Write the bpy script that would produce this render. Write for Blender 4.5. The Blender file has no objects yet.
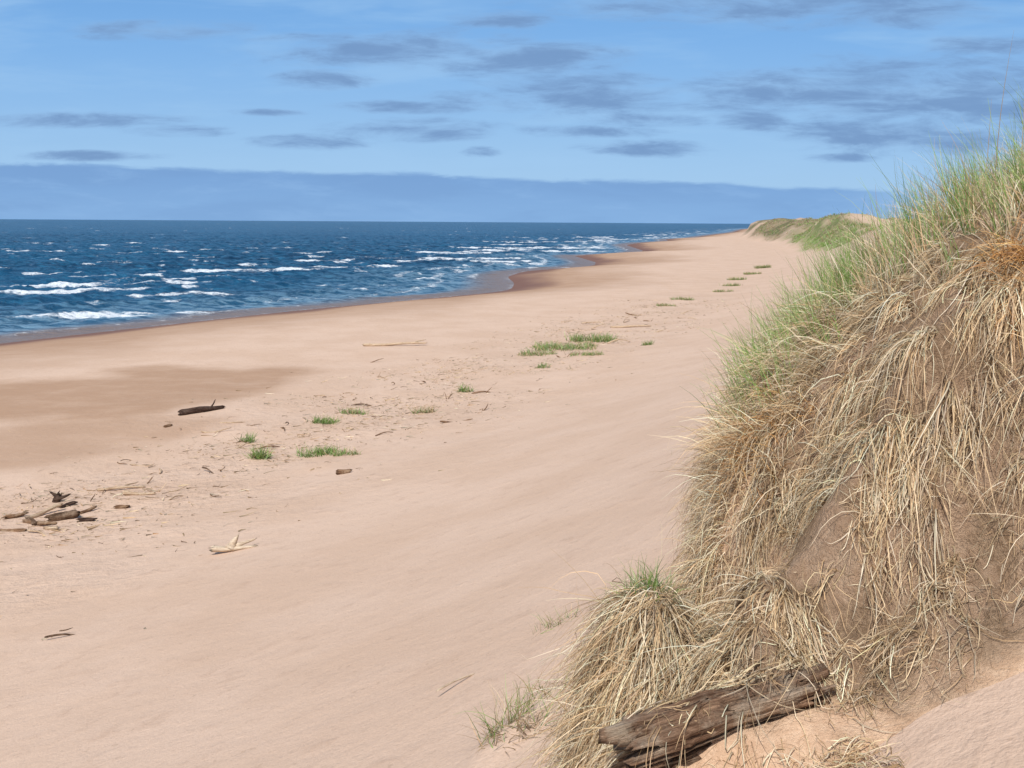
import bpy, math, numpy as np
from mathutils import Vector, Matrix
R = np.random.RandomState(7)
scene = bpy.context.scene
scene.view_settings.view_transform = 'Standard'
scene.view_settings.look = 'None'
scene.view_settings.exposure = 0

# ---------------------------------------------------------------- noise
def vnoise(x, y, seed=0):
    x = np.asarray(x, float); y = np.asarray(y, float)
    xi = np.floor(x).astype(np.int64); yi = np.floor(y).astype(np.int64)
    fx = x - xi; fy = y - yi
    fx = fx*fx*(3-2*fx); fy = fy*fy*(3-2*fy)
    def h(a, b):
        n = (a*374761393 + b*668265263 + seed*982451653) & 0x7fffffff
        n = ((n ^ (n >> 13))*1274126177) & 0x7fffffff
        n = ((n ^ (n >> 16))*668265263) & 0x7fffffff
        return (n ^ (n >> 15))/float(0x7fffffff)
    return (h(xi, yi)*(1-fx)*(1-fy)+h(xi+1, yi)*fx*(1-fy)+h(xi, yi+1)*(1-fx)*fy+h(xi+1, yi+1)*fx*fy)
def fbm(x, y, seed=0, o=4, g=0.5):
    s = 0; a = 1; t = 0
    for i in range(o):
        s = s + a*vnoise(x*2**i+i*17.3, y*2**i-i*9.1, seed+i); t += a; a *= g
    return s/t
def sm(a, b, x):
    t = np.clip((x-a)/(b-a), 0, 1); return t*t*(3-2*t)

# ---------------------------------------------------------------- coast curves
def curve(pts, win):
    yy = np.arange(-400, 4000, 1.0)
    p = np.array(pts, float)
    v = np.interp(yy, p[:, 0], p[:, 1])
    k = np.hanning(win); k /= k.sum()
    v = np.convolve(np.pad(v, win//2, mode='edge'), k, mode='valid')[:len(yy)]
    return lambda y: np.interp(y, yy, v) + np.maximum(np.asarray(y)-3999, 0)*0.6
shore = curve([(-400,-320),(0,-60),(40,-37),(58,-29),(67,-24.5),(82,-16.5),(99,-5),(107,0),(120,0.5),(134,-0.5),(150,2),(170,13.5),(185,15),(222,13),(240,29),(262,33),
               (330,36),(367,45),(400,60),(450,66),(490,84),(600,112),(817,172),(1200,262),(1600,370),(4000,2000)], 15)
wrack = curve([(-400,-190),(0,-18.5),(20,-10),(50,2.8),(81,13.7),(134,29),(222,50),(315,71),(367,80),(490,104),(600,132),(817,186),(1200,280),(1600,386),(4000,2026)], 31)

def sdist(x, y):
    m = (wrack(y+2)-wrack(y-2))/4
    return (x-wrack(y))/np.sqrt(1+m*m)
def G(x, y):
    x = np.asarray(x, float); y = np.asarray(y, float)
    s = sdist(x, y)
    t = (x-shore(y))*0.85
    W = 16.0
    zb = np.where(t < 0, np.maximum(t*0.07, -3.5)-1, -1+1.0*(1-(1-np.clip(t/W, 0, 1))**1.7))
    ss = np.clip(s, 0, None)
    zn = 0.0155*np.minimum(ss, 17)**2 + 3.0*(1-np.exp(-np.clip(ss-17, 0, None)*0.15))
    f = sm(120, 225, y)
    rdg = 1-np.abs(2*fbm(x/9, y/30, 13, 3)-1)
    hm = 4.5 + 4.2*(fbm(x/26, y/45, 11, 3)-0.45) + 2.8*(fbm(x/7, y/13, 12, 3)-0.5)
    hm = hm + 3.5*np.exp(-((y-258)/30)**2)*np.exp(-((x-79)/8)**2)
    hm = hm + (1.4+3.4*(rdg-0.7))*sm(320, 380, y)
    s0 = 8 - 6*sm(290, 380, y); s1 = 21 - 9*sm(290, 380, y)
    zf = np.clip(hm, 3, 20)*sm(s0, s1, s + 7*(fbm(x/12, y/16, 14, 3)-0.5))
    zd = zn*(1-f)+zf*f
    z = zb + zd
    land = sm(2, 12, t)
    z = z + land*(0.16*(fbm(x/9, y/11, 1, 3)-0.5))
    nearf = sm(90, 40, y)
    z = z + land*nearf*0.045*(fbm(x/0.9, y/0.9, 2, 4)-0.5)*(0.4+2.2*np.exp(-((s-0.5)/4.5)**2))
    q = (x-0.02)*0.87-(y-5.15)*0.5; r = (x-0.02)*0.5+(y-5.15)*0.87
    z = z + 0.075*np.exp(-(q/0.10)**2-(r/0.30)**2)
    return z

# ---------------------------------------------------------------- hummock
LOGX, LOGY, LOGZ = 0.735, 3.55, 4.33
toe = [(4.5,2.4),(3.2,2.8),(2.35,3.12),(1.8,3.38),(1.35,3.35),(0.95,3.2),(0.66,3.2),(0.36,3.5),(0.24,3.95),(0.26,4.35),(0.64,4.60),(0.79,5.0),(0.90,5.6),(1.05,6.3),(1.45,7.6),(3.0,11),(12,14),(12,1)]
def msd(x, y):
    x = np.asarray(x, float); y = np.asarray(y, float)
    d = np.full(x.shape, 1e9); ins = np.zeros(x.shape, bool)
    n = len(toe)
    for i in range(n):
        ax, ay = toe[i]; bx, by = toe[(i+1) % n]
        vx, vy = bx-ax, by-ay
        t = np.clip(((x-ax)*vx+(y-ay)*vy)/(vx*vx+vy*vy), 0, 1)
        d = np.minimum(d, np.hypot(x-ax-t*vx, y-ay-t*vy))
        c = ((ay > y) != (by > y)) & (x < (bx-ax)*(y-ay)/(by-ay+1e-12)+ax)
        ins ^= c
    return np.where(ins, d, -d)
def M0(x, y):
    d = msd(x, y)
    d = d + 0.22*(fbm(x/0.5, y/0.5, 21, 3)-0.5)
    far = sm(4.5, 5.0, y)
    K = [-0.6,-0.15,0,0.12,0.25,0.45,0.75,1.05,1.5,2.2,3.5,6]
    h1 = np.interp(d, K, [-0.5,-0.08,0.0,0.05,0.12,0.28,0.68,1.08,1.38,1.54,1.66,1.74])
    h2 = np.interp(d, K, [-0.5,-0.08,0.0,0.56,0.84,1.03,1.16,1.28,1.40,1.54,1.66,1.74])
    h = h1*(1-far)+h2*far
    rid = 1-np.abs(2*fbm(x/0.3+y/0.5, y/1.2, 24, 3)-1)
    h = h + sm(0, 0.5, d)*(0.20*(fbm(x/0.35, y/0.35, 22, 4)-0.5)+0.15*(fbm(x/0.10, y/0.10, 23, 3)-0.5)+0.12*(rid-0.7))
    h = h + 0.56*np.exp(-np.abs((x-0.53)/0.18)**2.4-np.abs((y-4.26)/0.24)**2.4)
    z = G(x, y)+h
    p = np.exp(-(((x-LOGX)/0.42)**4+((y-LOGY-0.03)/0.2)**4))
    zp = LOGZ-0.02+(x-LOGX)*0.2+0.08*(fbm(x/0.12, y/0.12, 27, 3)-0.5)
    return z+(np.maximum(z, zp)-z)*p
gx = np.arange(-1.0, 7.0, 0.025); gy = np.arange(1.5, 13.0, 0.025)
GX, GY = np.meshgrid(gx, gy)
MZ = M0(GX, GY); GZ = G(GX, GY)
def surf(x, y):
    fx = np.clip((np.asarray(x)-gx[0])/0.025, 0, len(gx)-1.001); fy = np.clip((np.asarray(y)-gy[0])/0.025, 0, len(gy)-1.001)
    i = fx.astype(int); j = fy.astype(int); a = fx-i; b = fy-j
    T = np.maximum(MZ, GZ)
    return T[j, i]*(1-a)*(1-b)+T[j, i+1]*a*(1-b)+T[j+1, i]*(1-a)*b+T[j+1, i+1]*a*b
def surfl(x, y):      # ground plus the lying log, so straw drapes over it
    z = surf(x, y); dy = y-(LOGY+0.2*(x-LOGX)); q = 0.1**2-dy**2
    zl = LOGZ+0.22*(x-LOGX)+0.85*np.sqrt(np.maximum(q, 0))
    return np.where((np.abs(x-LOGX) < 0.29) & (q > 0), np.maximum(z, zl), z)

# ---------------------------------------------------------------- mesh helpers
def mesh_np(name, V, F, attrs=None, smooth=True, mat=None):
    me = bpy.data.meshes.new(name)
    V = np.asarray(V, np.float32); F = np.asarray(F, np.int32); k = F.shape[1]
    me.vertices.add(len(V)); me.vertices.foreach_set('co', V.ravel())
    me.loops.add(F.size); me.loops.foreach_set('vertex_index', F.ravel())
    me.polygons.add(len(F)); me.polygons.foreach_set('loop_start', np.arange(0, F.size, k, dtype=np.int32))
    me.update(calc_edges=True)
    if smooth: me.polygons.foreach_set('use_smooth', np.ones(len(F), bool))
    for an, (ty, data) in (attrs or {}).items():
        at = me.attributes.new(an, ty, 'POINT')
        at.data.foreach_set('value' if ty == 'FLOAT' else 'color', np.asarray(data, np.float32).ravel())
    if mat: me.materials.append(mat)
    me.validate()
    return me
def add(name, me, kind=None, label=None, category=None, group=None, loc=None):
    ob = bpy.data.objects.new(name, me); scene.collection.objects.link(ob)
    if kind: ob['kind'] = kind
    if label: ob['label'] = label
    if category: ob['category'] = category
    if group: ob['group'] = group
    if loc is not None: ob.location = loc
    return ob
def grid_faces(nx, ny):
    i = np.arange(nx-1); j = np.arange(ny-1); I, J = np.meshgrid(i, j)
    a = (J*nx+I).ravel()
    return np.stack([a, a+1, a+nx+1, a+nx], 1)

# ---------------------------------------------------------------- materials
class NT:
    def __init__(s, nt): s.nt = nt
    def n(s, t, **kw):
        nd = s.nt.nodes.new(t)
        for k, v in kw.items(): setattr(nd, k, v)
        return nd
    def l(s, a, b): s.nt.links.new(a, b)
    def put(s, sock, v):
        if isinstance(v, bpy.types.NodeSocket): s.l(v, sock)
        elif v is not None: sock.default_value = v
    def m(s, op, a, b=None, c=None, clamp=False):
        nd = s.n('ShaderNodeMath', operation=op); nd.use_clamp = clamp
        s.put(nd.inputs[0], a); s.put(nd.inputs[1], b)
        if c is not None: s.put(nd.inputs[2], c)
        return nd.outputs[0]
    def mix(s, f, a, b, bt='MIX'):
        nd = s.n('ShaderNodeMix', data_type='RGBA', blend_type=bt)
        s.put(nd.inputs[0], f); s.put(nd.inputs[6], a); s.put(nd.inputs[7], b)
        return nd.outputs[2]
    def noise(s, vec, sc, det=4, rough=0.55, dist=0.0):
        nd = s.n('ShaderNodeTexNoise'); s.put(nd.inputs['Vector'], vec)
        nd.inputs['Scale'].default_value = sc; nd.inputs['Detail'].default_value = det
        nd.inputs['Roughness'].default_value = rough; nd.inputs['Distortion'].default_value = dist
        return nd.outputs[0]
    def mr(s, v, a, b, c=0.0, d=1.0, smooth=True):
        nd = s.n('ShaderNodeMapRange'); nd.interpolation_type = 'SMOOTHSTEP' if smooth else 'LINEAR'
        s.put(nd.inputs[0], v); s.put(nd.inputs[1], a); s.put(nd.inputs[2], b); nd.inputs[3].default_value = c; nd.inputs[4].default_value = d
        return nd.outputs[0]
    def bump(s, h, st, dist, nrm=None):
        nd = s.n('ShaderNodeBump'); s.put(nd.inputs['Strength'], st); nd.inputs['Distance'].default_value = dist
        s.put(nd.inputs['Height'], h)
        if nrm is not None: s.l(nrm, nd.inputs['Normal'])
        return nd.outputs[0]
    def attr(s, name):
        nd = s.n('ShaderNodeAttribute'); nd.attribute_name = name; return nd
def newmat(name):
    m = bpy.data.materials.new(name); m.use_nodes = True
    m.node_tree.nodes.clear(); t = NT(m.node_tree)
    out = t.n('ShaderNodeOutputMaterial'); b = t.n('ShaderNodeBsdfPrincipled'); t.l(b.outputs[0], out.inputs[0])
    return m, t, b, out
def C(r, g, b): return (r, g, b, 1)

# sand ground
msand, t, b, out = newmat('beach_sand')
pos = t.n('ShaderNodeNewGeometry').outputs['Position']
n1 = t.noise(pos, 0.35, 3, 0.6); n2 = t.noise(pos, 2.6, 5, 0.70); n3 = t.noise(pos, 45.0, 3, 0.8)
mp = t.n('ShaderNodeMapping'); t.l(pos, mp.inputs[0]); mp.inputs['Rotation'].default_value = (0, 0, math.radians(-68)); mp.inputs['Scale'].default_value = (0.5, 0.9, 1)
n4 = t.noise(mp.outputs[0], 0.9, 5, 0.7)
c = t.mix(t.mr(n1, 0.35, 0.65), C(0.625, 0.448, 0.333), C(0.675, 0.497, 0.382))
c = t.mix(t.mr(n4, 0.5, 0.75, 0, 0.25), c, C(0.57, 0.395, 0.285))
c = t.mix(t.mr(n2, 0.52, 0.72, 0, 0.4), c, C(0.48, 0.325, 0.235))
c = t.mix(t.mr(n3, 0.35, 0.7, 0, 0.32), c, C(0.45, 0.305, 0.22))
deb = t.attr('debris').outputs['Fac']
nd1 = t.noise(pos, 9.0, 3, 0.75)
c = t.mix(t.mr(nd1, 0.63, 0.69, 0, 0.35), c, C(0.38, 0.26, 0.18))
c = t.mix(t.m('MULTIPLY', t.mr(nd1, 0.56, 0.66), deb, clamp=True), c, C(0.30, 0.195, 0.12))
damp = t.attr('damp').outputs['Fac']
dampn = t.m('MULTIPLY', damp, t.mr(n4, 0.25, 0.6, 0.75, 1.1))
c = t.mix(t.m('MINIMUM', dampn, 1.0), c, C(0.40, 0.25, 0.16))
wet = t.attr('wet').outputs['Fac']
c = t.mix(wet, c, C(0.20, 0.10, 0.065))
veg = t.attr('veg').outputs['Fac']
nv = t.noise(pos, 0.12, 3, 0.65)
vc = t.mix(t.mr(nv, 0.38, 0.62), C(0.21, 0.27, 0.085), C(0.32, 0.32, 0.15))
vc = t.mix(t.attr('vfar').outputs['Fac'], vc, t.mix(t.mr(nv, 0.38, 0.62), C(0.14, 0.135, 0.065), C(0.34, 0.26, 0.165)))
nv2 = t.noise(pos, 0.5, 3, 0.7)
vc = t.mix(t.mr(nv2, 0.45, 0.75, 0, 0.6), vc, C(0.13, 0.135, 0.06))
c = t.mix(veg, c, vc)
t.l(c, b.inputs['Base Color'])
t.l(t.mr(wet, 0, 1, 0.95, 0.6), b.inputs['Roughness'])
b.inputs['Specular IOR Level'].default_value = 0.2
rgh = t.attr('rough').outputs['Fac']
h = t.m('ADD', t.m('MULTIPLY', n2, t.m('ADD', 0.5, t.m('MULTIPLY', rgh, 1.9))), t.m('MULTIPLY', n3, 0.10))
t.l(t.bump(h, 0.55, 0.11), b.inputs['Normal'])

# ---------------------------------------------------------------- ground sheet
def axis(lo_fine, hi_fine, step, lo, hi, g):
    a = list(np.arange(lo_fine, hi_fine, step)); s = step; v = a[-1]
    while v < hi: s *= g; v += s; a.append(v)
    s = step; v = a[0]; pre = []
    while v > lo: s *= g; v -= s; pre.append(v)
    return np.array(pre[::-1]+a)
ax = axis(-2, 4, 0.10, -9000, 9000, 1.027)
ay = axis(1, 14, 0.10, -300, 26000, 1.021)
X, Y = np.meshgrid(ax, ay)
Z = G(X, Y)
T = (X-shore(Y))*0.85; S = sdist(X, Y)
wn = fbm(X/5, Y/9, 31, 3)-0.5
wet = sm(5.0, 1.0, T + 5*wn)
damp = np.maximum(sm(17, 5, T+8*wn)*0.8, 0)
pn = fbm(X/3.0, Y/4, 33, 4)-0.5
e1 = ((X+14.5)/6.3)**2 + ((Y-37-(X+14)*0.35)/5.5)**2
e2 = ((X+14.5)/5.0)**2 + ((Y-27.5-(X+14)*0.5)/3.2)**2
damp = np.maximum(damp, sm(1.5, 0.65, e1+1.9*pn)*0.8)
damp = np.maximum(damp, sm(1.6, 0.5, e2+2.2*pn)*0.6)
deb = np.exp(-((S+0.5)/3.2)**2)*sm(140, 60, Y)*sm(0.36, 0.58, fbm(X/2.5, Y/2.5, 35, 3))*0.8
rough = np.exp(-((S-0.5)/5)**2)*sm(0.3, 0.6, fbm(X/4, Y/4, 36, 3))
def vegm(X, Y, S):
    vn = 5*(fbm(X/7, Y/14, 41, 4)-0.5)
    vs = 10.2 - 7*sm(290, 380, Y)
    v = sm(140, 170, Y)*sm(vs, vs+3, S+vn)
    top = sm(13.0, 16, S+vn*1.4)*sm(330, 280, Y)*sm(0.49, 0.57, fbm(X/5, Y/18, 45, 3))
    farp = sm(0.48, 0.56, fbm(X/12, Y/40, 44, 3))*sm(290, 340, Y)*0.8
    return v*(1-0.85*top)*(1-farp*sm(1500, 600, Y))
veg = vegm(X, Y, S); vfar = np.maximum(sm(270, 340, Y), sm(13, 18, S)*0.6)
me = mesh_np('ground', np.stack([X, Y, Z], -1).reshape(-1, 3), grid_faces(len(ax), len(ay)),
   {'wet': ('FLOAT', wet), 'damp': ('FLOAT', damp), 'debris': ('FLOAT', deb), 'veg': ('FLOAT', veg), 'vfar': ('FLOAT', vfar), 'rough': ('FLOAT', rough)}, mat=msand)
add('ground', me, kind='structure', label='pale reddish sand beach rising into low dunes')

# ---------------------------------------------------------------- hummock (eroded dune face)
mdune, t, b, out = newmat('rooty_dune_sand')
pos = t.n('ShaderNodeNewGeometry').outputs['Position']
n1 = t.noise(pos, 3.6, 4, 0.6, 0.4)
mp = t.n('ShaderNodeMapping'); t.l(pos, mp.inputs[0]); mp.inputs['Scale'].default_value = (34, 34, 7); mp.inputs['Rotation'].default_value = (0.2, -0.5, 0)
n2 = t.noise(mp.outputs[0], 1.5, 5, 0.75, 1.2)
n3 = t.noise(pos, 90, 2, 0.7)
n4 = t.noise(pos, 13, 6, 0.8)
sandc = t.mix(t.mr(n4, 0.35, 0.65), C(0.70, 0.50, 0.35), C(0.54, 0.355, 0.235))
rootc = t.mix(t.mr(n2, 0.35, 0.65), C(0.27, 0.165, 0.09), C(0.60, 0.42, 0.27))
rm = t.attr('root').outputs['Fac']
f = t.m('MULTIPLY', rm, t.mr(n1, 0.42, 0.58, 0.1, 0.8), clamp=True)
c = t.mix(f, sandc, rootc)
c = t.mix(t.mr(n3, 0.3, 0.7, 0, 0.3), c, C(0.44, 0.29, 0.185))
t.l(c, b.inputs['Base Color']); b.inputs['Roughness'].default_value = 0.95; b.inputs['Specular IOR Level'].default_value = 0.15
hh = t.m('ADD', t.m('MULTIPLY', n4, t.m('ADD', 0.15, t.m('MULTIPLY', rm, 1.3))), t.m('MULTIPLY', t.m('MULTIPLY', n2, f), 0.7))
hh = t.m('ADD', hh, t.m('MULTIPLY', n3, 0.12))
t.l(t.bump(hh, 0.9, 0.09), b.inputs['Normal'])
D = msd(GX, GY)
root = sm(0.08, 0.4, D+0.5*(fbm(GX/0.3, GY/0.3, 51, 3)-0.5))
def patchm(x, y):      # bare sand patch in the face
    return 1-0.93*sm(1.3, 0.6, ((x-0.98)/0.24)**2+((y-4.50)/0.20)**2+1.2*(fbm(x/0.12, y/0.12, 53, 3)-0.5))
root = root*patchm(GX, GY)
me = mesh_np('dune', np.stack([GX, GY, MZ], -1).reshape(-1, 3), grid_faces(len(gx), len(gy)), {'root': ('FLOAT', root)}, mat=mdune)
add('dune', me, kind='structure', label='eroded sandy dune face matted with roots')

# ---------------------------------------------------------------- sea
rows = [30.0]
while rows[-1] < 26000:
    y = rows[-1]
    rows.append(y + (0.4 if y < 150 else (0.4*(y/150)**1.6)))
ry = np.array(rows)
ca = np.concatenate([np.linspace(-4, -0.56, 60)[:-1], np.linspace(-0.56, 0.27, 560), np.linspace(0.27, 3, 40)[1:]])
SX = ca[None, :]*ry[:, None]; SY = np.repeat(ry[:, None], len(ca), 1)
off = -(SX-shore(SY))*0.85          # metres seaward
kd = np.array([0.42, -0.907]); kd2 = np.array([0.75, -0.66])
warp = 9*fbm(SX/40, SY/30, 61, 3) + 1.5*fbm(SX/5, SY/5, 62, 3)
al = SX*0.907+SY*0.42
p1 = (SX*kd[0]+SY*kd[1]+warp)/9.0
cr = 1-np.abs(2*(p1-np.floor(p1))-1)
crest = cr**2.4
amp = 0.15+0.85*fbm(SX/16, SY/10, 63, 3)
warp2 = 4*fbm(SX/9, SY/9, 64, 3)
p2 = (SX*kd2[0]+SY*kd2[1]+warp2)/4.3
c2 = (1-np.abs(2*(p2-np.floor(p2))-1))**1.6
ch = fbm(SX/1.3, SY/0.8, 65, 3)-0.5
fadeS = sm(0.5, 12, off)*0.75+0.25*sm(0, 3, off)
fadeD = 1-0.75*sm(250, 1400, SY)
wz = fadeS*fadeD*(0.58*amp*crest + 0.26*c2 + 0.46*ch) - 0.12*fadeS
SZ = -1 + wz + sm(0.5, -2, off)*-0.12
patch = fbm(al/15, p1*1.1, 66, 4)
hot = np.exp(-((SX+46)/34)**2-((SY-155)/45)**2)
surfz = sm(66, 26, off)*sm(2.5, 9, off)*(0.65+0.35*sm(0.35, 0.6, fbm(SX/60, SY/35, 71, 2)))*(0.6+0.4*sm(75, 115, SY))
thr = 0.675 - 0.170*surfz - 0.05*hot*surfz + 0.05*sm(100, 350, SY)*(1-surfz)
breaking = sm(thr, thr+0.10, patch)*sm(0.52, 0.88, cr+0.75*(fbm(SX/1.6, SY/0.9, 67, 3)-0.5))
trail = sm(thr-0.03, thr+0.08, patch)*sm(0.0, 0.7, cr)*0.55
small = sm(0.65, 0.73, fbm(SX/4, SY/3.0, 68, 3))*sm(0.68, 0.9, cr)*(0.35+0.5*sm(400, 130, SY))
ln = off+3.0*(fbm(SX/9, SY/9, 72, 3)-0.5)
lines = (np.exp(-((ln-3.2)/0.5)**2)+np.exp(-((ln-7.2)/0.7)**2)+np.exp(-((ln-12)/0.9)**2))*sm(0.42, 0.58, fbm(al/9, off/4, 73, 3))*(0.45+0.2*sm(80, 130, SY))
edge = (sm(1.2, 0.2, off)*sm(-1.0, -0.2, off)*0.42*sm(0.35, 0.6, fbm(SX/3, SY/4, 70, 3)))
foam = np.clip(np.maximum.reduce([breaking, trail*surfz, small, edge, lines]), 0, 1)
shal = sm(26, 0, off)
me = mesh_np('sea', np.stack([SX, SY, SZ], -1).reshape(-1, 3), grid_faces(len(ca), len(ry)),
   {'foam': ('FLOAT', foam), 'shallow': ('FLOAT', shal)})
msea, t, b, out = newmat('sea_water')
pos = t.n('ShaderNodeNewGeometry').outputs['Position']
mp = t.n('ShaderNodeMapping'); t.l(pos, mp.inputs[0]); mp.inputs['Rotation'].default_value = (0, 0, 0.35); mp.inputs['Scale'].default_value = (0.55, 1.2, 1)
w1 = t.noise(mp.outputs[0], 0.9, 5, 0.65, 0.3)
mpL = t.n('ShaderNodeMapping'); t.l(pos, mpL.inputs[0]); mpL.inputs['Scale'].default_value = (0.012, 0.03, 1)
wl = t.noise(mpL.outputs[0], 1.0, 4, 0.7)
deep = t.mix(t.mr(wl, 0.35, 0.65), C(0.003, 0.032, 0.080), C(0.008, 0.070, 0.155))
deep = t.mix(t.mr(w1, 0.42, 0.66), deep, C(0.022, 0.125, 0.24))
sh = t.attr('shallow').outputs['Fac']
shc = t.mix(t.mr(w1, 0.43, 0.57), C(0.025, 0.10, 0.185), C(0.19, 0.32, 0.43))
wc = t.mix(t.m('MULTIPLY', sh, 0.9), deep, shc)
wc = t.mix(t.mr(sh, 0.88, 1.0), wc, C(0.21, 0.15, 0.12))
fn = t.noise(pos, 2.2, 5, 0.78, 0.5)
fo = t.attr('foam').outputs['Fac']
ff = t.mr(t.m('ADD', fo, t.m('MULTIPLY', t.m('SUBTRACT', fn, 0.5), 2.2)), 0.30, 1.05)
ff = t.m('MULTIPLY', ff, t.mr(fo, 0.02, 0.25))
c = t.mix(ff, wc, C(0.70, 0.76, 0.82))
t.l(c, b.inputs['Base Color'])
t.l(t.mr(ff, 0, 1, 0.3, 0.85), b.inputs['Roughness'])
b.inputs['IOR'].default_value = 1.33; b.inputs['Specular IOR Level'].default_value = 0.26
t.l(t.bump(w1, 0.9, 0.6), b.inputs['Normal'])
me.materials.append(msea)
add('sea', me, kind='structure', label='choppy deep blue sea with white breakers')

# ---------------------------------------------------------------- grass
def blade_mat(name, transl=0.2):
    m = bpy.data.materials.new(name); m.use_nodes = True; m.node_tree.nodes.clear(); t = NT(m.node_tree)
    out = t.n('ShaderNodeOutputMaterial')
    col = t.attr('tint').outputs['Color']
    d = t.n('ShaderNodeBsdfDiffuse'); t.l(col, d.inputs[0])
    tr = t.n('ShaderNodeBsdfTranslucent'); t.l(col, tr.inputs[0])
    mx = t.n('ShaderNodeMixShader'); mx.inputs[0].default_value = transl
    t.l(d.outputs[0], mx.inputs[1]); t.l(tr.outputs[0], mx.inputs[2])
    gl = t.n('ShaderNodeBsdfGlossy'); gl.inputs['Roughness'].default_value = 0.45; gl.inputs[0].default_value = (1, 1, 1, 1)
    m2 = t.n('ShaderNodeMixShader'); m2.inputs[0].default_value = 0.035
    t.l(mx.outputs[0], m2.inputs[1]); t.l(gl.outputs[0], m2.inputs[2]); t.l(m2.outputs[0], out.inputs[0])
    return m
mgrass = blade_mat('marram_grass')
def norm(v): return v/np.maximum(np.linalg.norm(v, axis=-1, keepdims=True), 1e-9)
def blades(P, Dr, L, W, nseg, grav, col, sf=None, jit=0.12, lift=0.012, rs=R, kink=0.0, clear=None):
    N = len(P); P = P.copy(); Dr = norm(Dr)
    side = norm(np.cross(Dr, rs.normal(size=(N, 3))))
    V = np.zeros((N, nseg+1, 2, 3)); CC = np.zeros((N, nseg+1, 2, 4))
    curl = rs.normal(size=(N, 3))*jit
    bad = np.zeros(N, bool); luck = rs.uniform(size=N)
    lift_ = lift*rs.uniform(0.3, 2.5, N)
    for k in range(nseg+1):
        f = k/nseg
        w = W*(1-f**1.7)*0.5 + 0.0004
        V[:, k, 0] = P-side*w[:, None]; V[:, k, 1] = P+side*w[:, None]
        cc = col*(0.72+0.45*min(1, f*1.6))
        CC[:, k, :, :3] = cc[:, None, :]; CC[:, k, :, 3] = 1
        if clear is not None: bad |= clear(P) & (luck < 0.95)
        P = P+Dr*(L/nseg)[:, None]
        if sf is not None:
            zz = sf(P[:, 0], P[:, 1])+lift_
            P[:, 2] = np.maximum(P[:, 2], zz)
        Dr = Dr + curl + rs.normal(size=(N, 3))*jit*0.5
        if kink > 0:
            kk = (rs.uniform(size=N) < kink)[:, None]
            Dr = Dr + kk*rs.normal(size=(N, 3))*0.8
        Dr[:, 2] -= grav
        Dr = norm(Dr)
    if clear is not None:
        ok = ~bad; V = V[ok]; CC = CC[ok]; N = len(V)
    base = (np.arange(N)*(nseg+1)*2)[:, None]; kk = (np.arange(nseg)*2)[None, :]
    a = (base+kk).ravel()
    F = np.stack([a, a+1, a+3, a+2], 1)
    return V.reshape(-1, 3), F, CC.reshape(-1, 4)
def blade_mesh(name, parts, mat):
    Vs, Fs, Cs = [], [], []; o = 0
    for V, F, c in parts:
        Vs.append(V); Fs.append(F+o); Cs.append(c); o += len(V)
    return mesh_np(name, np.concatenate(Vs), np.concatenate(Fs), {'tint': ('FLOAT_COLOR', np.concatenate(Cs))}, smooth=True, mat=mat)

STRAW = np.array([[0.73,0.56,0.35],[0.65,0.48,0.28],[0.80,0.66,0.46],[0.44,0.30,0.18],[0.60,0.41,0.23],[0.72,0.61,0.45]])
GREEN = np.array([[0.17,0.30,0.06],[0.23,0.36,0.09],[0.14,0.25,0.055],[0.32,0.40,0.14],[0.25,0.36,0.14]])
RUST = np.array([[0.50,0.27,0.10],[0.58,0.34,0.13],[0.42,0.22,0.09]])
def pick(pal, n, v=0.14, rs=R):
    return np.clip(pal[rs.randint(len(pal), size=n)]*(1+rs.normal(size=(n, 1))*v), 0.01, 0.8)
def grad(x, y):
    e = 0.12
    gxv = (surf(x+e, y)-surf(x-e, y))/(2*e); gyv = (surf(x, y+e)-surf(x, y-e))/(2*e)
    return gxv, gyv
def clear_log(P):
    return (P[:, 0] > LOGX-0.33) & (P[:, 0] < LOGX+0.28) & (P[:, 1] < LOGY+0.06+0.2*(P[:, 0]-LOGX)) & (P[:, 1] > 2.9)
def tuft_field(ntuft, per, region, pal, Lr, Wr, lean, up, spread, grav, rad=0.05, nseg=6, sfc=surfl, jit=0.12, bias=(0, 0), kink=0.0, clear=clear_log):
    c = []
    while len(c) < ntuft:
        x = R.uniform(0.1, 5.5, 4000); y = R.uniform(2.9, 9.5, 4000)
        keep = R.uniform(size=4000) < region(x, y)*patchm(x, y)
        c += list(zip(x[keep], y[keep]))
    c = np.array(c[:ntuft])
    n = ntuft*per
    ci = np.repeat(np.arange(ntuft), per)
    th = R.uniform(0, 2*np.pi, n); r = rad*np.sqrt(R.uniform(size=n))
    x = c[ci, 0]+r*np.cos(th); y = c[ci, 1]+r*np.sin(th)
    z = surf(x, y)-0.01
    gxv, gyv = grad(c[:, 0], c[:, 1]); dn = -np.stack([gxv, gyv], 1); dn = dn/np.maximum(np.linalg.norm(dn, axis=1, keepdims=True), 0.3)
    tl = R.normal(size=(ntuft, 2))*0.35
    Dr = np.zeros((n, 3))
    Dr[:, :2] = (dn*lean+tl*spread+np.array(bias))[ci] + R.normal(size=(n, 2))*spread*0.55
    Dr[:, 2] = up + R.normal(size=n)*0.12
    tb = R.uniform(0.45, 1.3, ntuft)
    L = R.uniform(Lr[0], Lr[1], n)*tb[ci]; W = R.uniform(Wr[0], Wr[1], n)
    ct = (0.66+0.55*R.uniform(size=(ntuft, 1)))
    col = pick(pal, n)*ct[ci]
    g = np.abs(R.normal(size=n))*grav*0.5+grav*0.6
    return blades(np.stack([x, y, z], 1), Dr, L, W, nseg, g, np.clip(col, 0, 0.8), sf=sfc, jit=jit, kink=kink, clear=clear)

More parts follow.
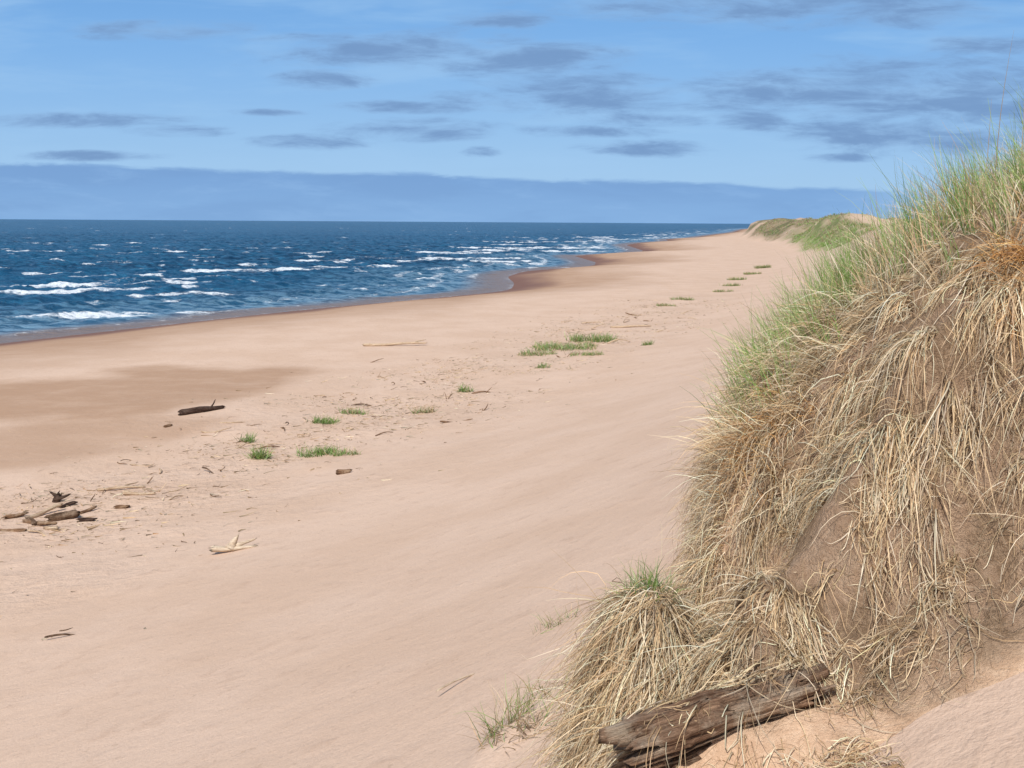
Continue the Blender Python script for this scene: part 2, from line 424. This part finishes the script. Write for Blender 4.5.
def reg_top(x, y):
    d = msd(x, y); return sm(1.0, 1.35, d+0.45*sm(4.9, 5.5, y))*sm(4.5, 3.0, d)
def reg_green(x, y):
    d = msd(x, y); return sm(1.10, 1.45, d+0.5*sm(4.9, 5.5, y))*sm(3.5, 2.2, d)*(0.3+0.7*sm(0.40, 0.53, fbm(x/0.4, y/0.4, 78, 2)))
def reg_edge(x, y):
    d = msd(x, y); return sm(0.12, 0.3, d)*sm(1.1, 0.8, d)*sm(4.8, 5.1, y)*sm(8.5, 7.0, y)
def reg_edgeg(x, y):
    d = msd(x, y); return sm(0.20, 0.5, d)*sm(1.1, 0.8, d)*sm(5.0, 5.5, y)*sm(8.5, 7.0, y)
def reg_hang(x, y):
    d = msd(x, y); return sm(0.66, 0.84, d)*sm(1.75, 1.4, d)*(0.2+0.8*sm(0.42, 0.55, fbm(x/0.24, y/0.24, 71, 3)))
def reg_wall(x, y):
    d = msd(x, y); return sm(0.02, 0.1, d)*sm(0.95, 0.7, d)*sm(4.4, 4.7, y)*sm(1.7, 1.3, x)
def reg_low(x, y):
    d = msd(x, y); return sm(0.03, 0.12, d)*sm(0.95, 0.75, d)*sm(1.2, 0.85, x)*sm(5.0, 4.7, y)*(0.12+0.88*sm(0.43, 0.54, fbm(x/0.24, y/0.24, 72, 3)))
def reg_face(x, y):
    d = msd(x, y); return sm(0.03, 0.25, d)*sm(1.1, 0.8, d)*(0.25+0.75*sm(0.44, 0.58, fbm(x/0.2, y/0.2, 73, 3)))
def reg_right(x, y):
    d = msd(x, y); return sm(0.85, 1.15, x)*sm(0.12, 0.35, d)*sm(1.0, 0.8, d)*(0.1+0.9*sm(0.48, 0.58, fbm(x/0.2, y/0.2, 75, 3)))*sm(5.0, 4.7, y)
def reg_tuss(x, y):
    return np.exp(-(((x-0.56)/0.09)**2+((y-4.30)/0.10)**2))
def reg_mat(x, y):
    return np.exp(-(((x-0.48)/0.14)**2+((y-4.22)/0.18)**2))
def reg_rust(x, y):
    return np.exp(-(((x-1.25)/0.10)**2+((y-5.0)/0.12)**2)) + np.exp(-(((x-2.2)/0.12)**2+((y-4.55)/0.14)**2))
def reg_log(x, y):
    return 1.0*((x > 0.62) & (x < 1.15) & (y > 3.6) & (y < 3.85))*sm(0.40, 0.50, fbm(x/0.15, y/0.15, 77, 2))
def reg_log2(x, y):
    return 1.0*((x > 0.38) & (x < 1.15) & (y > 3.05) & (y < 3.36))*sm(0.42, 0.50, fbm(x/0.12, y/0.12, 79, 2))
parts = [
  tuft_field(330, 20, reg_green, GREEN, (0.28, 0.56), (0.0022, 0.0044), 0.1, 1.0, 0.14, 0.03, bias=(-0.10, 0), rad=0.05, jit=0.06),
  tuft_field(520, 24, reg_top, STRAW, (0.2, 0.48), (0.002, 0.0045), 0.2, 1.0, 0.3, 0.12, bias=(-0.1, 0), kink=0.08),
  tuft_field(140, 14, reg_edgeg, GREEN, (0.22, 0.44), (0.0022, 0.0042), 0.25, 1.0, 0.14, 0.04, bias=(-0.12, 0), rad=0.06, jit=0.07),
  tuft_field(330, 26, reg_edge, STRAW, (0.2, 0.42), (0.0018, 0.0042), 0.6, 0.5, 0.42, 0.40, bias=(-0.05, 0), kink=0.1),
  tuft_field(250, 28, reg_wall, STRAW*0.97, (0.12, 0.40), (0.0018, 0.0042), 0.7, 0.2, 0.38, 0.7, nseg=8, kink=0.12, jit=0.14),
  tuft_field(820, 34, reg_hang, STRAW, (0.18, 0.56), (0.0016, 0.0044), 0.85, 0.15, 0.36, 0.8, nseg=9, rad=0.03, kink=0.12, jit=0.14),
  tuft_field(240, 32, reg_low, STRAW, (0.18, 0.48), (0.0018, 0.0044), 0.9, 0.15, 0.42, 0.55, nseg=8, rad=0.04, bias=(-0.35, -0.15), kink=0.11, jit=0.13),
  tuft_field(150, 20, reg_right, STRAW*0.95, (0.12, 0.40), (0.0014, 0.004), 0.9, 0.2, 0.42, 0.65, nseg=8, rad=0.04, kink=0.14, jit=0.15),
  tuft_field(520, 9, reg_face, STRAW*0.85, (0.05, 0.34), (0.001, 0.0028), 0.9, 0.1, 0.7, 0.65, nseg=8, rad=0.08, kink=0.18, jit=0.2),
  tuft_field(18, 22, reg_tuss, GREEN*0.9, (0.10, 0.19), (0.0022, 0.004), 0.2, 1.0, 0.4, 0.08),
  tuft_field(80, 32, reg_mat, STRAW, (0.18, 0.42), (0.002, 0.0044), 0.9, 0.3, 0.6, 0.5, bias=(-0.5, -0.05), kink=0.1, nseg=8),
  tuft_field(26, 24, reg_rust, RUST, (0.14, 0.32), (0.002, 0.0045), 0.6, 0.6, 0.5, 0.3, kink=0.1),
  tuft_field(14, 12, reg_log, STRAW*0.95, (0.15, 0.38), (0.0015, 0.004), 0.9, 0.35, 0.5, 0.4, nseg=10, rad=0.05, kink=0.1, jit=0.15, clear=None, bias=(-0.1, -0.5)),
  tuft_field(50, 16, reg_log2, STRAW*0.95, (0.08, 0.22), (0.0015, 0.004), 0.8, 0.2, 0.9, 0.5, nseg=7, rad=0.05, kink=0.12, jit=0.16, clear=None),
]
# a few tall dry seed stalks above the crest
sx = np.array([2.30, 2.36, 1.95, 2.7]); sy = np.array([5.02, 5.3, 5.5, 5.6])
SP = np.stack([sx, sy, surf(sx, sy)-0.02], 1)
parts.append(blades(SP, np.array([[0.0,0,1],[0.1,0,1],[-0.1,0,1],[0.1,0.1,1]]), np.array([1.05,0.7,0.6,0.7]), np.full(4, 0.007), 8, np.full(4, 0.004), np.tile([[0.40,0.32,0.21]], (4, 1)), jit=0.012))
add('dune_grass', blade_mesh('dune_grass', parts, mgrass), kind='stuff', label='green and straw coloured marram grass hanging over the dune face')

# sparse distant dune grass
n = 7000
y = R.uniform(138, 460, n*3); x = wrack(y)+R.uniform(3, 45, n*3)
k = R.uniform(size=len(x)) < vegm(x, y, sdist(x, y))**1.5
x = x[k][:n]; y = y[k][:n]; n = len(x)
per = 5; ci = np.repeat(np.arange(n), per)
P = np.stack([x[ci]+R.normal(size=n*per)*0.25, y[ci]+R.normal(size=n*per)*0.25, np.zeros(n*per)], 1); P[:, 2] = G(P[:, 0], P[:, 1])-0.05
gf = (0.75-0.45*np.maximum(sm(270, 340, y), 0.6*sm(13, 17, sdist(x, y))))[:, None]
colr = np.where(R.uniform(size=(n, 1)) < gf, pick(GREEN*1.1, n), pick(STRAW*0.6, n))[ci]
Dr = np.stack([R.normal(size=n*per)*0.3, R.normal(size=n*per)*0.3, np.ones(n*per)], 1)
pf = blades(P, Dr, R.uniform(0.3, 0.6, n*per), R.uniform(0.08, 0.15, n*per), 2, np.full(n*per, 0.15), colr)
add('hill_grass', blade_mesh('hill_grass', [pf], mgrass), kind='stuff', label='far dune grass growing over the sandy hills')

# ---------------------------------------------------------------- beach tufts
def tuft_obj(x, y, rad, h, n, green, label, wide=0.006, squash=0.6, group='grass tufts on the beach', up=1.0, tone=0.85):
    near = (-0.5 < x < 6 and 3 < y < 10)
    zg = float(surf(x, y)) if near else float(G(x, y))
    sub = max(4, int(n/10))
    cx = np.clip(R.normal(size=sub), -1.3, 1.3)*rad*0.5; cy = np.clip(R.normal(size=sub), -1.3, 1.3)*rad*0.5*squash
    ci = R.randint(sub, size=n)
    px = cx[ci]+R.normal(size=n)*0.055*max(1, rad*1.8); py = cy[ci]+R.normal(size=n)*0.055*max(1, rad*1.8)
    gz = surf(x+px, y+py) if near else G(x+px, y+py)
    P = np.stack([px, py, gz-zg-0.01], 1)
    Dr = np.stack([R.normal(size=n)*0.55, R.normal(size=n)*0.55, np.full(n, up)], 1)
    isg = R.uniform(size=(n, 1)) < green
    col = np.where(isg, pick(GREEN, n), pick(STRAW*tone, n))*R.uniform(0.6, 1.1, (n, 1))
    pt = blades(P, Dr, R.uniform(0.4, 1, n)**1.3*h*1.1, np.full(n, wide)*R.uniform(0.6, 1.2, n), 4, np.full(n, 0.14), col)
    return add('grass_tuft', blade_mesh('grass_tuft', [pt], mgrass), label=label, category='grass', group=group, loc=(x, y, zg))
L1 = 'low green grass tuft growing in dry beach sand'
L2 = 'small green and straw grass tuft among driftwood scraps'
tufts = [(2.5,49.6,1.8,0.45,600,.75,L1),(1.2,47.2,1.0,0.34,260,.7,L1),(4.1,53.0,1.4,0.55,480,.75,L1),(3.3,46.8,0.9,0.3,200,.65,L1),(1.3,42.8,0.3,0.3,90,.7,L2),(6.4,49.5,0.35,0.3,90,.8,L1),
 (-1.6,37.0,0.35,0.36,100,.8,L2),(-5.5,31.2,0.45,0.30,200,.85,L2),(-4.9,32.8,0.45,0.25,130,.8,L2),(-4.9,26.6,0.65,0.32,280,.85,L2),(-4.1,26.3,0.4,0.24,110,.7,L2),
 (-7.1,28.4,0.22,0.38,70,.8,L2),(-6.3,26.4,0.3,0.42,150,.85,L2),(-2.7,33.0,0.4,0.3,140,.3,L2),(13.3,82.0,1.1,0.35,200,.6,L1),(11.2,76.0,0.9,0.3,160,.6,L1),
 (24,112,1.2,0.45,240,.6,L1),(28,122,1.2,0.45,260,.6,L1),(33,138,1.2,0.6,380,.6,L1),(21,100,1.1,0.4,190,.6,L1),(18.5,92,1.1,0.3,180,.6,L1)]
for q in tufts:
    tuft_obj(q[0], q[1], q[2], q[3], int(q[4]*1.4), q[5], q[6], wide=0.009+0.0003*q[1])
tuft_obj(0.02, 5.2, 0.16, 0.26, 110, .5, 'wispy grass tuft with bare roots on the sand slope', wide=0.0035)
tuft_obj(0.04, 5.05, 0.16, 0.14, 160, .05, 'dark matted roots and straw on the sand slope', wide=0.004, up=0.25, tone=0.5)
tuft_obj(0.14, 5.6, 0.10, 0.2, 60, .6, 'wispy grass tuft with bare roots on the sand slope', wide=0.0035)
tuft_obj(0.27, 7.1, 0.16, 0.16, 60, .5, 'thin grass tuft on the sand slope', wide=0.004)

# ---------------------------------------------------------------- driftwood
def wood_mat(name, c1, c2, c3, gs=34):
    m, t, b, out = newmat(name)
    tc = t.n('ShaderNodeTexCoord').outputs['Object']
    mp = t.n('ShaderNodeMapping'); t.l(tc, mp.inputs[0]); mp.inputs['Scale'].default_value = (2.2, gs, gs)
    n = t.noise(mp.outputs[0], 1.0, 6, 0.75, 0.6); n2 = t.noise(tc, 7, 5, 0.7)
    c = t.mix(t.mr(n, 0.38, 0.62), c1, c2); c = t.mix(t.mr(n2, 0.45, 0.7, 0, 0.85), c, c3)
    c = t.mix(t.mr(n, 0.40, 0.34), c, C(0.025, 0.014, 0.009))
    t.l(c, b.inputs['Base Color']); b.inputs['Roughness'].default_value = 0.9; b.inputs['Specular IOR Level'].default_value = 0.15
    t.l(t.bump(t.m('ADD', n, t.m('MULTIPLY', n2, 0.4)), 1.0, 0.03), b.inputs['Normal'])
    return m
w_char = wood_mat('dark_soaked_wood', C(0.03, 0.018, 0.014), C(0.10, 0.06, 0.045), C(0.13, 0.09, 0.07))
w_dark = wood_mat('weathered_dark_wood', C(0.06, 0.035, 0.022), C(0.2, 0.125, 0.08), C(0.3, 0.22, 0.16))
w_brown = wood_mat('weathered_brown_wood', C(0.10, 0.052, 0.03), C(0.3, 0.18, 0.105), C(0.36, 0.26, 0.18))
w_big = wood_mat('split_weathered_wood', C(0.13, 0.07, 0.042), C(0.36, 0.225, 0.145), C(0.50, 0.40, 0.30), gs=55)
w_pale = wood_mat('bleached_wood', C(0.38, 0.26, 0.17), C(0.64, 0.50, 0.36), C(0.56, 0.44, 0.32))
w_white = wood_mat('sun_bleached_wood', C(0.55, 0.42, 0.30), C(0.76, 0.64, 0.50), C(0.68, 0.56, 0.43))
def log_geo(L, r0, r1, ns=24, nr=16, bend=0.05, rough=0.18, flat=1.0, seed=1, jag=0.3, start=(0, 0, 0), yaw=0, pitch=0, split=0.0):
    u = np.linspace(0, 1, ns+1); th = np.linspace(0, 2*np.pi, nr, endpoint=False)
    U, TH = np.meshgrid(u, th, indexing='ij')
    r = r0+(r1-r0)*U
    grain = fbm(np.cos(TH)*3+5+U*0.6, np.sin(TH)*3+5+U*L*0.8, seed, 4)-0.5
    lump = fbm(U*L*4/max(r0*8, 0.2)+3, TH*0+seed, seed+3, 3)-0.5
    knots = fbm(U*L*6+3, np.cos(TH)*1.3+9, seed+5, 3)-0.5
    r = r*(1+rough*2.2*grain+rough*1.4*lump+rough*knots)
    if split > 0:
        g2 = fbm(np.cos(TH)*7+15+U*0.8, np.sin(TH)*7+15+U*L*1.5, seed+21, 3)
        r = r*(1-split*sm(0.42, 0.34, g2)) * (1+0.10*(fbm(U*14, TH*2+3, seed+31, 3)-0.5))
    jg = (vnoise(np.cos(TH)*4+9, np.sin(TH)*4+9, seed+9)-0.5)*jag*r0*6
    if split > 0: jg = jg + (fbm(np.cos(TH)*9+4, np.sin(TH)*9+4, seed+19, 2)-0.5)*r0*1.6
    x = (U-0.5)*L + jg*np.where(U < 0.5, (1-2*U)**6, (2*U-1)**6)
    by = bend*L*(np.sin(U*3.1+seed)-0.6); bz = bend*L*0.4*np.sin(U*5+seed*2)
    cap = np.where((U == 0) | (U == 1), 0.55, 1.0)
    yv = by+r*cap*np.cos(TH); zv = bz+r*cap*flat*np.sin(TH)
    V = np.stack([x, yv, zv], -1).reshape(-1, 3)
    F = []
    for i in range(ns):
        for j in range(nr):
            a = i*nr+j; b_ = i*nr+(j+1) % nr
            F.append((a, b_, b_+nr, a+nr))
    c0 = len(V); V = np.vstack([V, [[-L/2+r0*0.25, by[0, 0], bz[0, 0]], [L/2-r1*0.25, by[-1, 0], bz[-1, 0]]]])
    for j in range(0, nr, 2):
        F.append((c0, (j+2) % nr, (j+1) % nr, j)); o = ns*nr
        F.append((c0+1, o+j, o+(j+1) % nr, o+(j+2) % nr))
    Rm = np.array(Matrix.Rotation(yaw, 3, 'Z') @ Matrix.Rotation(-pitch, 3, 'Y'))
    V = V@Rm.T+np.array(start)
    return V, np.array(F)
def join(parts):
    Vs, Fs = [], []; o = 0
    for V, F in parts: Vs.append(V); Fs.append(F+o); o += len(V)
    return np.vstack(Vs), np.vstack(Fs)
def log(name, x, y, geos, mat, label, yaw=0, pitch=0, roll=0, dz=0.0, group=None, onm=False, category='driftwood'):
    V, F = join(geos)
    me = mesh_np(name, V, F, mat=mat, smooth=True)
    z = float(surf(x, y)) if onm else float(G(x, y))
    ob = add(name, me, label=label, category=category, group=group, loc=(x, y, z+dz))
    ob.rotation_euler = (roll, -pitch, yaw)
    return ob
DG = 'driftwood washed up on the beach'
log('driftwood_log', -9.6, 32.6, [log_geo(1.6, 0.11, 0.07, bend=0.04, seed=3), log_geo(0.3, 0.035, 0.015, 6, 8, seed=4, start=(0.45, 0.05, 0.12), pitch=0.9)], w_char, 'dark weathered driftwood log lying alone on damp sand', yaw=0.9, dz=0.06, group=DG)
log('driftwood_branch', -5.6, 50.5, [log_geo(3.0, 0.08, 0.04, bend=0.04, seed=5), log_geo(0.8, 0.04, 0.02, 8, 8, seed=6, start=(1.1, 0.2, 0.1), yaw=0.5, pitch=0.2)], w_pale, 'long thin bleached branch on open sand', yaw=0.02, dz=0.10, group=DG)
OX, OY = -0.3, -0.5
log('driftwood_log', -8.7+OX, 21.6+OY, [log_geo(0.55, 0.09, 0.07, bend=0.03, seed=8, rough=0.3)], w_dark, 'short thick grey driftwood log in a pile of scraps', yaw=0.45, dz=0.07, pitch=0.1, group=DG)
log('driftwood_stump', -9.35+OX, 22.9+OY, [log_geo(0.30, 0.10, 0.06, 10, 12, seed=9, pitch=1.2, jag=0.6), log_geo(0.30, 0.05, 0.02, 8, 8, seed=10, start=(0.10, 0, 0.05), yaw=0.4, pitch=0.3), log_geo(0.26, 0.05, 0.02, 8, 8, seed=12, start=(-0.10, 0.05, 0.08), yaw=2.7, pitch=0.4)], w_char, 'small dark root stump with snapped branches', dz=0.05, group=DG)
log('driftwood_log', -9.9+OX, 20.7+OY, [log_geo(1.7, 0.06, 0.045, bend=0.04, seed=13)], w_brown, 'reddish brown driftwood log half sunk in sand', yaw=0.15, dz=0.03, group=DG)
log('driftwood_log', -8.95+OX, 21.2+OY, [log_geo(0.9, 0.045, 0.03, bend=0.06, seed=14)], w_brown, 'thin brown log resting across the scrap pile', yaw=-0.3, dz=0.06, pitch=0.05, group=DG)
log('driftwood_log', -9.2+OX, 21.9+OY, [log_geo(0.8, 0.045, 0.03, bend=0.06, seed=74)], w_pale, 'thin bleached log resting across the scrap pile', yaw=0.9, dz=0.07, pitch=0.1, group=DG)
for (xx, yy_, ll, rr, mt, ya, se) in [(-8.15,21.5,.32,.05,w_char,.2,76),(-8.4,22.1,.4,.045,w_brown,1.2,77),(-9.2,21.3,.45,.05,w_dark,2.4,78),(-9.7,21.7,.4,.05,w_brown,.6,79),(-8.6,20.9,.35,.045,w_pale,-.5,80),(-9.0,22.6,.35,.05,w_char,.9,81),(-7.8,22.4,.25,.045,w_brown,.1,82)]:
    log('driftwood_chunk', xx+OX, yy_+OY, [log_geo(ll, rr, rr*0.7, 12, 12, seed=se, rough=0.3, jag=0.6)], mt, 'small broken driftwood chunk in a pile of scraps', yaw=ya, dz=rr*0.7, pitch=0.1, group=DG)
log('driftwood_branch', -8.7, 23.5, [log_geo(1.0, 0.035, 0.02, bend=0.06, seed=15), log_geo(0.4, 0.02, 0.01, 6, 8, seed=16, start=(0.2, 0.1, 0.05), yaw=0.8)], w_pale, 'bleached crooked branch above the scrap pile', yaw=0.3, dz=0.04, group=DG)
log('driftwood_branch', -8.1, 22.9, [log_geo(0.7, 0.045, 0.02, bend=0.06, seed=45)], w_pale, 'bleached crooked branch above the scrap pile', yaw=0.1, dz=0.04, group=DG)
log('driftwood_branch', -4.5, 17.1, [log_geo(0.7, 0.075, 0.03, bend=0.04, seed=17, flat=0.7), log_geo(0.26, 0.09, 0.02, 8, 8, seed=18, start=(0.0, 0, 0.08), yaw=0.3, pitch=1.0), log_geo(0.35, 0.045, 0.015, 8, 8, seed=19, start=(0.18, 0.07, 0.06), yaw=0.5, pitch=0.25)], w_white, 'pale forked driftwood chunk alone on smooth sand', yaw=0.1, dz=0.05, group=DG)
log('driftwood_chunk', -3.75, 23.6, [log_geo(0.30, 0.07, 0.06, 10, 12, seed=20)], w_brown, 'small rounded brown driftwood chunk', yaw=0.4, dz=0.03, group=DG)
log('driftwood_chunk', -9.9, 30.3, [log_geo(0.25, 0.05, 0.04, 10, 12, seed=24)], w_brown, 'small rounded brown driftwood chunk', yaw=0.9, dz=0.03, group=DG)
log('driftwood_branch', 6.8, 60.0, [log_geo(2.4, 0.07, 0.04, bend=0.03, seed=21)], w_pale, 'long thin bleached branch on open sand', yaw=0.25, dz=0.07, group=DG)
log('driftwood_branch', -5.6, 13.4, [log_geo(0.6, 0.014, 0.006, bend=0.12, seed=22), log_geo(0.2, 0.01, 0.004, 6, 8, seed=23, start=(-0.05, 0.05, 0.03), yaw=-0.7, pitch=0.3)], w_dark, 'thin dark twig on smooth sand', yaw=0.4, dz=0.012, group=DG)
log('twig', -0.30, 6.6, [log_geo(0.44, 0.007, 0.005, 14, 8, bend=0.03, seed=25)], w_white, 'slim bleached twig lying on the sand slope', yaw=0.8, dz=0.02, category='twig')
# foreground log
V1 = log_geo(0.66, 0.100, 0.080, 150, 110, bend=0.015, rough=0.26, flat=0.85, seed=31, jag=0.36, split=0.5)
V2 = log_geo(0.24, 0.030, 0.012, 30, 20, bend=0.04, seed=33, start=(-0.19, -0.03, 0.068), yaw=0.2, pitch=0.1, jag=0.6, split=0.3)
V3 = log_geo(0.30, 0.028, 0.018, 30, 20, bend=0.03, seed=35, start=(0.14, -0.06, 0.045), yaw=-0.1, pitch=0.02, jag=0.6, split=0.3)
lg = log('weathered_log', LOGX, LOGY, [V1, V2, V3], w_big, 'thick split brown log half buried in straw on the dune foot', yaw=0.2, pitch=0.22, dz=0.0, onm=True, category='log')
lg.location.z = LOGZ

# scattered sticks
vars_ = []
for i in range(6):
    g = [log_geo(1.0, 0.028, 0.012, 12, 8, bend=0.09, seed=50+i)]
    if i % 2: g.append(log_geo(0.35, 0.015, 0.006, 6, 8, seed=60+i, start=(0.1, 0.1, 0.04), yaw=0.8, pitch=0.2))
    V, F = join(g)
    vars_.append([mesh_np('driftwood_stick', V, F, mat=mm) for mm in (w_pale, w_brown, w_dark)])
for i in range(250):
    y = 18+52*R.uniform()**1.25 if i > 80 else R.uniform(18, 34)
    x = float(wrack(y))+R.normal()*(2.5 if i > 80 else 2.0)-0.3
    me_ = vars_[R.randint(6)][R.choice(3, p=[.55, .3, .15])]
    sc = (0.15+0.8*R.uniform()**2.5)*(0.7+y/90)
    ob = add('driftwood_stick', me_, label='short weathered driftwood stick on dry sand', category='driftwood', group='driftwood sticks along the tide line', loc=(x, y, float(G(x, y))+0.015))
    ob.rotation_euler = (R.uniform(0, 6), R.normal()*0.06, R.normal()*0.8+0.3); ob.scale = (sc, sc*1.25, sc*1.25)

# fine debris (straw scraps) along the tide line
n = 10000
y = 12+70*R.uniform(size=n)**1.3; x = wrack(y)+R.normal(size=n)*2.5-0.4
k = R.uniform(size=n) < 0.08+sm(0.46, 0.64, fbm(x/2.5, y/2.5, 35, 3)); x = x[k]; y = y[k]; n = len(x)
th = R.normal(size=n)*0.9
P = np.stack([x, y, G(x, y)+0.015], 1); Dr = np.stack([np.cos(th), np.sin(th), R.normal(size=n)*0.1+0.05], 1)
pt = blades(P, Dr, 0.05+0.35*R.uniform(size=n)**2, R.uniform(0.008, 0.03, n), 3, np.full(n, 0.02), np.where(R.uniform(size=(n, 1)) < .5, pick(STRAW*0.5, n), pick(STRAW*0.9, n)))
add('tide_litter', blade_mesh('tide_litter', [pt], mgrass), kind='stuff', label='dry straw and wood scraps along the tide line')

# ---------------------------------------------------------------- world
EL = math.radians(50); AZ = math.radians(196)
w = bpy.data.worlds.new('World'); scene.world = w; w.use_nodes = True
try: w.cycles.sampling_method = 'NONE'
except Exception as e: print(e)
t = NT(w.node_tree); w.node_tree.nodes.clear()
out = t.n('ShaderNodeOutputWorld'); bg = t.n('ShaderNodeBackground'); bg.inputs[1].default_value = 0.1; t.l(bg.outputs[0], out.inputs[0])
sky = t.n('ShaderNodeTexSky'); sky.sky_type = 'NISHITA'; sky.sun_disc = False; sky.sun_elevation = EL; sky.sun_rotation = AZ
tc = t.n('ShaderNodeTexCoord').outputs['Generated']
sp = t.n('ShaderNodeSeparateXYZ'); t.l(tc, sp.inputs[0])
yy = t.m('MAXIMUM', sp.outputs[1], 0.05)
A = t.m('DIVIDE', sp.outputs[0], yy); E = t.m('DIVIDE', sp.outputs[2], yy)
def rgb(r, g, b_): return (r*10, g*10, b_*10, 1)
gradm = t.mr(E, 0.0, 0.215, 0, 1, smooth=False)
gcol = t.mix(gradm, rgb(0.38, 0.62, 0.90), rgb(0.16, 0.41, 0.83))
low = t.mr(E, 0.45, 0.15)
base = t.mix(t.m('MULTIPLY', low, 0.88), sky.outputs[0], gcol)
cv = t.n('ShaderNodeCombineXYZ'); t.l(t.m('MULTIPLY', A, 11), cv.inputs[0]); t.l(t.m('MULTIPLY', E, 50), cv.inputs[1])
nz = t.noise(cv.outputs[0], 1.0, 8, 0.64, 0.3)
cv2 = t.n('ShaderNodeCombineXYZ'); t.l(t.m('MULTIPLY', A, 5), cv2.inputs[0]); t.l(t.m('MULTIPLY', E, 30), cv2.inputs[1]); cv2.inputs[2].default_value = 4.2
nz2 = t.noise(cv2.outputs[0], 1.0, 4, 0.6, 0.3)
clouds = [(415,50,125,15),(525,58,90,13),(595,92,80,19),(490,102,55,9),(330,78,40,8),(415,129,65,9),(70,122,90,6),(180,132,42,5),(160,30,70,8),(300,142,45,6),
 (650,146,60,6),(585,130,55,5),(760,4,160,15),(880,8,80,13),(840,92,150,19),(965,92,125,34),(755,117,28,9),(930,132,120,16),(840,155,30,4),(865,137,50,6),(500,18,38,7),
 (985,42,60,8),(270,113,30,3),(640,118,50,6),(480,151,15,4),(400,107,60,5),(90,158,60,4)]
F = None
for (u, v, ru, rv) in clouds:
    a0 = (u-512)/1050; e0 = (221-v)/1050
    da = t.m('MULTIPLY', t.m('SUBTRACT', A, a0), 1050/ru/1.3); de = t.m('MULTIPLY', t.m('SUBTRACT', E, e0), 1050/rv/1.3)
    f = t.m('SUBTRACT', 1.0, t.m('ADD', t.m('MULTIPLY', da, da), t.m('MULTIPLY', de, de)))
    f = t.m('MAXIMUM', f, -1.5)
    F = f if F is None else t.m('MAXIMUM', F, f)
cm = t.mr(t.m('ADD', F, t.m('MULTIPLY', t.m('SUBTRACT', nz, 0.5), 4.6)), -0.6, 1.3)
cm = t.m('MULTIPLY', cm, 0.9)
haze = t.mr(nz2, 0.42, 0.75, 0, 0.45)
base = t.mix(haze, base, rgb(0.37, 0.60, 0.88))
ccol = t.mix(t.mr(t.m('ADD', nz, t.m('MULTIPLY', F, 0.12)), 0.35, 0.74), rgb(0.29, 0.48, 0.76), rgb(0.18, 0.315, 0.56))
base = t.mix(cm, base, ccol)
eb = t.m('ADD', t.m('MULTIPLY', A, -0.0215), 0.0415)
eb = t.m('ADD', eb, t.m('MULTIPLY', t.m('SUBTRACT', nz2, 0.5), 0.012)); eb = t.m('ADD', eb, t.m('MULTIPLY', t.m('SUBTRACT', nz, 0.5), 0.015))
bm = t.mr(t.m('SUBTRACT', E, eb), 0.0022, -0.003)
bm = t.m('MULTIPLY', bm, t.mr(A, 0.45, 0.3, 0.0, 0.93))
bc = t.mix(t.mr(E, 0.0, 0.05), rgb(0.235, 0.43, 0.74), rgb(0.195, 0.37, 0.68))
bc = t.mix(t.mr(nz2, 0.4, 0.65, 0, 0.4), bc, rgb(0.18, 0.335, 0.62))
bc = t.mix(t.mr(nz, 0.48, 0.70, 0, 0.5), bc, rgb(0.27, 0.47, 0.78))
base = t.mix(bm, base, bc)
t.l(base, bg.inputs[0])

sun = bpy.data.lights.new('sun', 'SUN'); sun.energy = 4.2; sun.angle = math.radians(0.5); sun.color = (1, 0.95, 0.87)
so = bpy.data.objects.new('sun', sun); scene.collection.objects.link(so)
dv = Vector((math.sin(AZ)*math.cos(EL), math.cos(AZ)*math.cos(EL), math.sin(EL)))
so.rotation_euler = dv.to_track_quat('Z', 'Y').to_euler()

cam = bpy.data.cameras.new('camera'); co = bpy.data.objects.new('camera', cam); scene.collection.objects.link(co)
co.location = (0, 0, 6)
co.rotation_euler = (Matrix.Rotation(math.radians(90), 3, 'X') @ Matrix.Rotation(math.radians(0.35), 3, 'Z')).to_euler()
cam.sensor_width = 36; cam.lens = 1050/1024*36; cam.shift_y = -162/1024; cam.clip_end = 60000; cam.clip_start = 0.05
scene.camera = co
